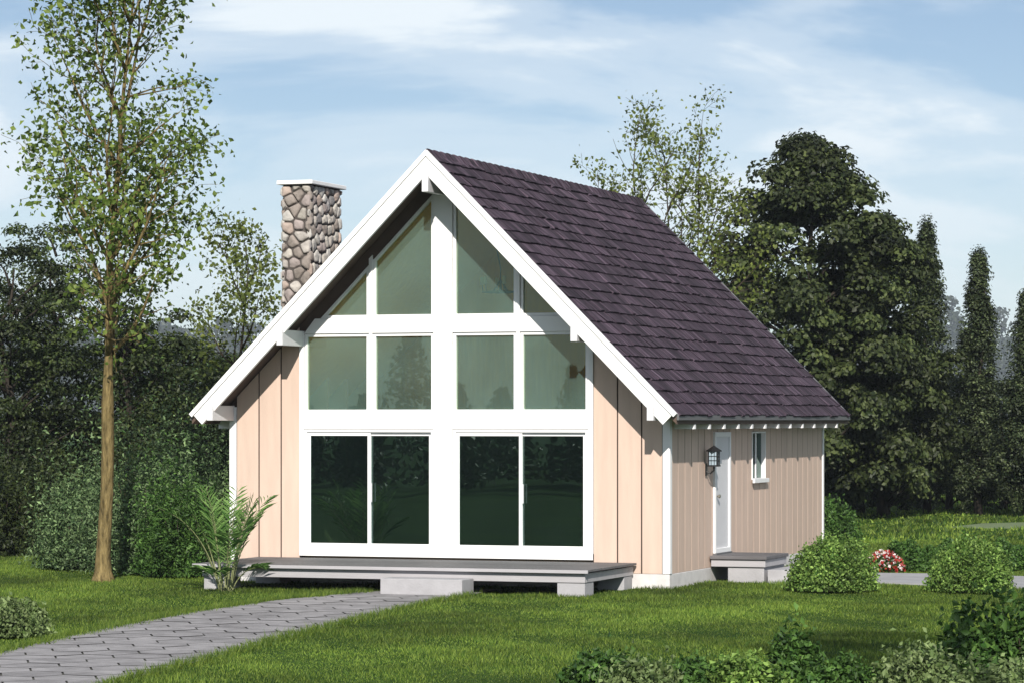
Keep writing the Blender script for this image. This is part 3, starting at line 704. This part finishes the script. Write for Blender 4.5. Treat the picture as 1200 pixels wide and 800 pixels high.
low = lambda R_: (lambda u: R_*math.sqrt(max(0, 1-u**2.2)))
for px, dep, hh, Rr, sd, lab in ((1112, 89, 3.9, 1.35, 61, 'low black green yew filling the gap between the first two column trees'), (1176, 89, 3.6, 1.3, 62, 'low black green yew left of the column tree at the right edge'), (1010, 85, 3.4, 1.6, 63, 'low black green yew under the dark broadleaf trees by the house corner')):
    t = make_dense('yew', at_depth(px, dep), sd, hh, .1, low(Rr), M['lf_conifer'], 140, 90, .5, .10, M['darkbark'], .1, .9, 4, .2, .6, .42, -.2, 14)
    tag(t, lab, 'shrub', 'yews under the right trees')
for k, (px, dep, src, lab) in enumerate(((1290, 84, 'column_tree', 'column tree just beyond the right edge of the picture'), (1800, 101, 'maple_tree', 'round dark maple beyond the right edge, nearest to the column trees'), (1960, 102, 'maple_tree', 'round dark maple beyond the right edge, between two others'), (2120, 103, 'maple_tree', 'round dark maple beyond the right edge, farthest from the house'))):
    c = copy_tree(bpy.data.objects[src]); c.location = (*at_depth(px, dep), G); c.rotation_euler.z = 1.3+k; tag(c, lab, 'tree', 'trees beyond the right edge')
# ---- dark wood on the left
egg = lambda R_: (lambda u: R_*max(0, 1-((u-.4)/.62)**2)**.55)
for px, dep, hh, Rr, sd, lab in (
    (12, 64, 6.5, 1.5, 71, 'dark tree at the left edge of the picture, its crown highest of the row'),
    (66, 68, 6.9, 1.7, 72, 'dark tree behind the left shrubs, just left of the slender trunk'),
    (150, 66, 5.3, 1.55, 73, 'dark tree behind the left shrubs, just right of the slender trunk'),
    (212, 69, 4.2, 1.4, 74, 'lower dark tree under the pale airy tree left of the house'),
    (268, 72, 3.9, 1.5, 75, 'lowest dark tree, partly hidden by the left wall of the house')):
    t = make_dense('dark_tree', at_depth(px, dep), sd, hh, .5, egg(Rr), M['lf_dark'], 120, 190, .70, .09, M['darkbark'], .12, .7, 4, .25, .65, .5, .3)
    tag(t, lab, 'tree', 'dark trees left of the house')
for px, dep, hh, Rr, sd, lab in ((-5, 59, 1.5, 1.1, 81, 'dark low shrub at the left edge under the tall dark tree'), (40, 62, 1.7, 1.1, 82, 'dark tall shrub behind the grass left of the slender trunk'), (190, 63, 2.5, 1.4, 83, 'dark tall shrub behind the silver green shrubs'), (262, 62, 2.9, 1.2, 84, 'dark shrub pressed against the left wall of the house')):
    x, y = at_depth(px, dep)
    t = make_bush('dark_shrub', (x, y), sd, Rr, Rr, hh, M['lf_dark'], 15000, .095, .55, .24, .55, .4)
    tag(t, lab, 'shrub', 'dark shrubs left of the house')
# ---- silver green shrubs
for px, py, rx, hh, sd, ml, lab in ((98, 667, .95, 1.45, 91, 'lf_silver', 'silver green shrub left of the slender trunk, lower than its neighbours'), (172, 672, 1.15, 2.2, 92, 'lf_silver', 'tallest silver green shrub directly behind the slender trunk'), (232, 662, .95, 2.1, 93, 'lf_silver', 'silver green shrub between the slender trunk and the palm'), (206, 676, .72, 1.35, 94, 'lf_green', 'brighter green shrub in front of the silver green ones')):
    t = make_bush('leafy_shrub', ground(px, py), sd, rx, rx*.9, hh, M[ml], 15000, .078, .42, .22, .62, .55)
    tag(t, lab, 'shrub', 'shrubs behind the slender tree')
# ---- clipped round bushes
for px, py, rx, hh, sd, n, lab in ((977, 693, .70, .80, 101, 9000, 'round light green bush beside the side porch step'), (1138, 694, .66, .78, 102, 8500, 'round light green bush standing by the side path, right of the flowers')):
    t = make_bush('round_bush', ground(px, py), sd, rx, rx, hh, M['lf_bush'], n+4000, .052, .6, .06, .30)
    tag(t, lab, 'bush', 'round bushes on the right lawn')
t = make_bush('garden_shrub', ground(972, 641), 103, .62, .6, .92, M['lf_green'], 6000, .075, .5, .1, .35); tag(t, 'green shrub half hidden behind the back right corner of the house', 'shrub')
t = make_bush('low_shrub', ground(12, 747), 104, .52, .5, .44, M['lf_white'], 4200, .06, .6, .1, .35); tag(t, 'low pale green shrub at the left edge beside the paved path', 'shrub')
# ---- hedge behind the side path and a clump of flowers
g = np.random.default_rng(111); a, b = np.array(ground(1046, 668)), np.array(ground(1250, 667)); n = 17000
hd = empty('low_hedge', (float(a[0]), float(a[1]), G)); tag(hd, 'low dark green hedge running along the back of the side path', 'hedge')
u = g.random(n)[:, None]; P = u*(b-a)*1.0; P = np.c_[P, np.zeros(n)]
ang = g.uniform(0, math.pi, n); rr = g.random(n)**.35; lump = 1+.16*np.sin(u[:, 0]*23)+.1*np.sin(u[:, 0]*61+1)
nv = np.array([-(b-a)[1], (b-a)[0], 0]); nv /= np.linalg.norm(nv)
P = P + nv*(np.cos(ang)*rr*.55*lump)[:, None]; P[:, 2] += np.sin(ang)*rr*.44*lump + .02
leaf_cloud('foliage', P, .07, M['lf_green'], hd, 112, .6)
fx = ground(1035, 670); fl = empty('flowering_plant', (fx[0], fx[1], G)); tag(fl, 'low clump of red and white flowers at the end of the dark hedge', 'flowers')
v = g.normal(size=(1500, 3)); v[:, 2] = abs(v[:, 2]); v /= np.linalg.norm(v, axis=1, keepdims=True); Q = v*np.array([.34, .3, .32])*(g.random(1500)**.4)[:, None]
leaf_cloud('foliage', Q, .055, M['lf_green'], fl, 113)
v = g.normal(size=(420, 3)); v[:, 2] = abs(v[:, 2])+.1; v /= np.linalg.norm(v, axis=1, keepdims=True); Q = v*np.array([.36, .32, .36])*g.uniform(.9, 1.08, (420, 1))
o = leaf_cloud('red_petals', Q[:230], .06, M['petal_red'], fl, 114, .9); o['kind'] = 'stuff'
o = leaf_cloud('white_petals', Q[230:], .055, M['petal_white'], fl, 115, .9); o['kind'] = 'stuff'
# ---- palm in front of the deck's left end
pm = empty('palm_plant', (-2.52, -2.74, G)); tag(pm, 'feathery young palm growing at the left end of the deck', 'palm')
g = np.random.default_rng(121); mb = MB(); LV = []; LF = []
for k in range(22):
    az = k*2.4+g.uniform(-.3, .3); tilt = R(g.uniform(6, 48) if k > 2 else g.uniform(60, 75)); L_ = g.uniform(1.2, 1.75) if k > 2 else g.uniform(.55, .75)
    bx_, by_ = .09*math.cos(az), .09*math.sin(az); p = np.array([bx_, by_, -.03]); el = R(88)-tilt*.25; pts = [p.copy()]; N = 16
    for i in range(N):
        el -= tilt*1.35/N*(.4+1.2*i/N); p = p + np.array([math.cos(el)*math.cos(az), math.cos(el)*math.sin(az), math.sin(el)])*L_/N; pts.append(p.copy())
    mb.tube(pts, [.014*(1-.85*i/N) for i in range(N+1)], 5)
    for i in range(16):
        f = .30+.70*i/16; q = f*N; i0 = min(int(q), N-1); c = pts[i0]+(pts[i0+1]-pts[i0])*(q-i0); d = unit(pts[i0+1]-pts[i0])
        sv = unit(np.cross(d, [0, 0, 1.0])+1e-4); up = np.cross(sv, d)
        for s in (-1, 1):
            l = .34*math.sin(math.pi*min(1, .12+(1-f)*1.25))*g.uniform(.8, 1.1)+.05; dr = unit(d*.75 + sv*s*.75 + up*.18 + g.normal(size=3)*.07); w_ = unit(np.cross(dr, up))*.0085
            n0 = len(LV); m_ = c+dr*l*.5; tip = c+dr*l+np.array([0, 0, -.18*l]); LV += [c-w_*.5, m_-w_, tip, m_+w_]; LF += [(n0, n0+1, n0+2), (n0, n0+2, n0+3)]
mb.build('stems', mat('palm_stem', (.20, .22, .10), .6, .2, 8), pm, 0, True)
np_mesh('fronds', np.array(LV), np.array(LF), M['palm'], pm)
# ---- border plants along the bottom edge
bi = 0
for px, py, rx, hh, sd, ml, lf, lab in (
    (700, 812, .34, .30, 131, 'lf_green', .085, 'leftmost border plant at the bottom edge, dark green'),
    (752, 822, .36, .30, 132, 'lf_white', .075, 'pale leaved border plant at the bottom edge, next to the leftmost one'),
    (818, 812, .36, .25, 133, 'lf_green', .08, 'dark low border plant at the bottom, left of the upright leafy one'),
    (875, 814, .36, .30, 134, 'lf_bush', .07, 'light green border plant at the bottom, left of the tall upright one'),
    (930, 806, .26, .46, 135, 'lf_green', .085, 'upright dark green border plant, tallest of the bottom middle row'),
    (985, 814, .38, .26, 136, 'lf_green', .075, 'low spreading border plant left of the pale corner shrub'),
    (1078, 818, .46, .38, 137, 'lf_white', .07, 'pale yellowish green shrub in front of the dark corner shrub'),
    (1185, 838, .60, .40, 138, 'lf_white', .07, 'pale shrub cut by the bottom right corner of the picture'),
    (1142, 806, .40, .62, 139, 'lf_green', .10, 'dark leafy shrub in the lower right corner, left of the taller edge shrub'),
    (1200, 806, .46, .72, 140, 'lf_green', .10, 'tall dark leafy shrub cut by the right edge of the picture')):
    t = make_bush('border_plant', ground(px, py), sd, rx, rx*.9, hh, M[ml], 2600 if rx < .44 else 4200, lf, .55, .2, .45, .22)
    tag(t, lab, 'plant', 'border plants along the bottom edge')
# ---- off to the side and in front: trees the windows mirror, far wood
def wood(name, centres, m, per, csz, leaf, seed):
    g = np.random.default_rng(seed); Ps = []
    for (x, y, hh, rr) in centres:
        u = g.random(per); a = g.uniform(0, 6.28, per); q = rr*np.maximum(.08, 1-u)**.7*np.sqrt(g.random(per))*(1+.25*np.sin(5*a+u*9))
        Ps.append(np.c_[x+q*np.cos(a), y+q*np.sin(a), .2+u*hh])
    return leaf_cloud(name, np.concatenate(Ps), leaf, m, None, seed, .7)
g = np.random.default_rng(151)
cs = []
for k in range(34):
    an = R(-4 + 44*k/33 + g.uniform(-1, 1)); dd = g.uniform(58, 74); cs.append((-math.sin(an)*dd, -math.cos(an)*dd, g.choice([3.2, 4.8, 6.4, 7.8])*g.uniform(.85, 1.15), g.uniform(1.0, 2.0)))
o = wood('young_wood', cs, M['lf_dark'], 1300, .5, .26, 152); o.location.z = G; tag(o, 'young dark trees across the lawn, seen mirrored in the house windows', 'wood', kind='stuff')
cs = []
for k in range(120):
    px = -80+1400*k/119; dep = g.uniform(1500, 1900); x, y = at_depth(px, dep); cs.append((x, y, g.uniform(34, 58)*(1.15 if px > 1050 or px < 300 else .95), g.uniform(24, 40)))
o = wood('far_wood', cs, M['lf_far'], 1500, .5, 2.6, 153); o.location.z = G; tag(o, 'hazy blue far wood on the horizon between the column trees', 'wood', kind='stuff')
t = make_dense('tall_tree', (18.2, -35.7), 171, 16.6, 13.0, lambda u: 1.7*math.sqrt(max(0, 1-(2*u-1)**2)), M['lf_green'], 60, 60, .9, .16, M['darkbark'], .16, .7)
tag(t, 'tall bare stemmed tree beside the viewer, shading a patch of the right lawn', 'tree')
# ---- grass
def in_poly(P, poly):
    x, y = P[:, 0], P[:, 1]; c = np.zeros(len(P), bool); n = len(poly)
    for i in range(n):
        (x1, y1), (x2, y2) = poly[i], poly[(i+1) % n]
        if y1 == y2: continue
        k = ((y1 > y) != (y2 > y)) & (x < (x2-x1)*(y-y1)/(y2-y1)+x1); c ^= k
    return c
def scatter(n, t0, t1, g, power=1.0):
    t_ = (t0**power + g.random(n)*(t1**power-t0**power))**(1/power); l = (g.random(n)*2-1)*(t_*.172+.4)
    return np.array([CX, CY]) + fw*t_[:, None] + rt*l[:, None], t_
path_poly = [tuple(p) for p in RL] + [tuple(p) for p in RR_[::-1]]
def grass(name, n, t0, t1, hgt, wid, seed, power=1.0, thin=.0):
    g = np.random.default_rng(seed); P, t_ = scatter(n, t0, t1, g, power)
    jit = g.normal(size=P.shape)*.085
    keep = ~in_poly(P+jit, path_poly) & ~in_poly(P+jit*.5, sp_poly) & ~in_poly(P, gp)
    keep &= ~((abs(P[:, 0]) < H+.02) & (P[:, 1] > -.02) & (P[:, 1] < D+.03))
    keep &= ~((P[:, 0] > .05) & (P[:, 0] < 1.43) & (P[:, 1] > -3.0) & (P[:, 1] < -2.4))
    keep &= ~((P[:, 0] > 3.6) & (P[:, 0] < 5.08) & (P[:, 1] > 2.2) & (P[:, 1] < 3.65))
    keep &= ~((abs(P[:, 0]) < 3.2) & (P[:, 1] > -2.0) & (P[:, 1] < 0) & (g.random(n) < .7))
    for x0, y0 in ((-3.04, -2.42), (2.70, -2.42)): keep &= ~((P[:, 0] > x0) & (P[:, 0] < x0+.43) & (P[:, 1] > y0) & (P[:, 1] < y0+.42))
    P = P[keep]; t_ = t_[keep]; n = len(P)
    patch = .75+.35*np.sin(P[:, 0]*1.3+1.1*np.sin(P[:, 1]*.9))*np.sin(P[:, 1]*.8+.7*np.sin(P[:, 0]*1.7)) + .2*np.sin(P[:, 0]*4.1+P[:, 1]*3.3)
    edge = np.zeros(n)
    pl = np.concatenate([RL, RR_]); 
    d = np.min(np.linalg.norm(P[:, None, :]-pl[None, ::2, :], axis=2), axis=1); edge += np.clip(1-d/.5, 0, 1)*.35
    hw = ((P[:, 0] > H-.3) & (P[:, 0] < H+.5) & (P[:, 1] > -.6) & (P[:, 1] < D)) | ((P[:, 0] > -3.5) & (P[:, 0] < 4.2) & (P[:, 1] > -2.9) & (P[:, 1] < -2.3)); edge += hw*.45
    edge += ((P[:, 0] > 4.9) & (P[:, 1] > .2) & (P[:, 1] < 2.0))*.5
    hh = hgt*g.uniform(.5, 1.25, n)*(np.clip(patch, .35, 1.3)+edge); az = g.uniform(0, 6.28, n); lean = g.uniform(.1, .9, n)*hh; ww = wid*g.uniform(.7, 1.4, n)*(t_/40)
    a2 = g.uniform(0, 6.28, n)
    base = np.c_[P, np.full(n, G-.004)]; sd_ = np.c_[np.cos(az), np.sin(az), np.zeros(n)]*ww[:, None]*.5
    V = np.empty((n, 3, 3)); V[:, 0] = base-sd_; V[:, 1] = base+sd_; V[:, 2] = base + np.c_[np.cos(a2)*lean, np.sin(a2)*lean, hh]
    tn = np.clip(1.02 + .36*np.sin(P[:, 0]*.55+P[:, 1]*.31)*np.sin(P[:, 1]*.42-.6*P[:, 0]+1) + .3*np.sin(P[:, 0]*2.3+2*np.sin(P[:, 1]*1.1))*np.sin(P[:, 1]*1.7+1.5*np.sin(P[:, 0]*.8)) + g.normal(size=n)*.22, .4, 1.8)
    o = np_mesh(name, V.reshape(-1, 3), np.arange(n*3).reshape(-1, 3), M['grass'], None, np.repeat(tn, 3)); tag(o, 'short mown green grass blades covering the lawn', 'grass', kind='stuff'); return o
grass('grass', 720000, 28.5, 66, .052, .0105, 161, 1.3)
grass('grass', 70000, 62, 105, .10, .022, 162, 1.6)
g = np.random.default_rng(181); E_ = []
for line in (resample(PL, 400), resample(PR, 400)):
    k = g.integers(0, 399, 9000); u = g.random(9000)[:, None]; q = line[k]*(1-u)+line[k+1]*u; nrm = np.c_[(line[k+1]-line[k])[:, 1], -(line[k+1]-line[k])[:, 0]]; nrm /= np.linalg.norm(nrm, axis=1, keepdims=True)
    clumpy = (.5+.5*np.sin(q[:, 1]*5.3+3*np.sin(q[:, 1]*1.9)))[:, None]
    E_.append(q + nrm*g.normal(size=(9000, 1))*(.03+.07*clumpy))
q = np.concatenate(E_); q = q[(q[:, 1] > -20) & (q[:, 1] < -2.6)]; n = len(q); hh = g.uniform(.03, .12, n); az = g.uniform(0, 6.28, n); a2 = g.uniform(0, 6.28, n); ln = hh*g.uniform(.2, .9, n)
base_ = np.c_[q, np.full(n, G)]; sd_ = np.c_[np.cos(az), np.sin(az), 0*az]*.006; V = np.stack([base_-sd_, base_+sd_, base_+np.c_[np.cos(a2)*ln, np.sin(a2)*ln, hh]], 1)
o = np_mesh('edge_grass', V.reshape(-1, 3), np.arange(n*3).reshape(-1, 3), M['grass']); tag(o, 'longer grass leaning over the edges of the paved path', 'grass', kind='stuff')
# ---- haze: even pale air round the whole scene, sky outside
mb = MB(); mb.box(-2700, 2700, -2700, 2700, G-1.2, 110)
hz = bpy.data.materials.new('haze_air'); hz.use_nodes = True; t_ = hz.node_tree; t_.nodes.clear()
vo = nd(t_, 'ShaderNodeVolumePrincipled'); vo.inputs['Density'].default_value = .00018; vo.inputs['Color'].default_value = (.78, .88, 1, 1); vo.inputs['Anisotropy'].default_value = 0
t_.links.new(vo.outputs[0], nd(t_, 'ShaderNodeOutputMaterial').inputs['Volume'])
o = mb.build('haze', hz); tag(o, 'pale blue air fading the far wood', 'haze', kind='stuff')
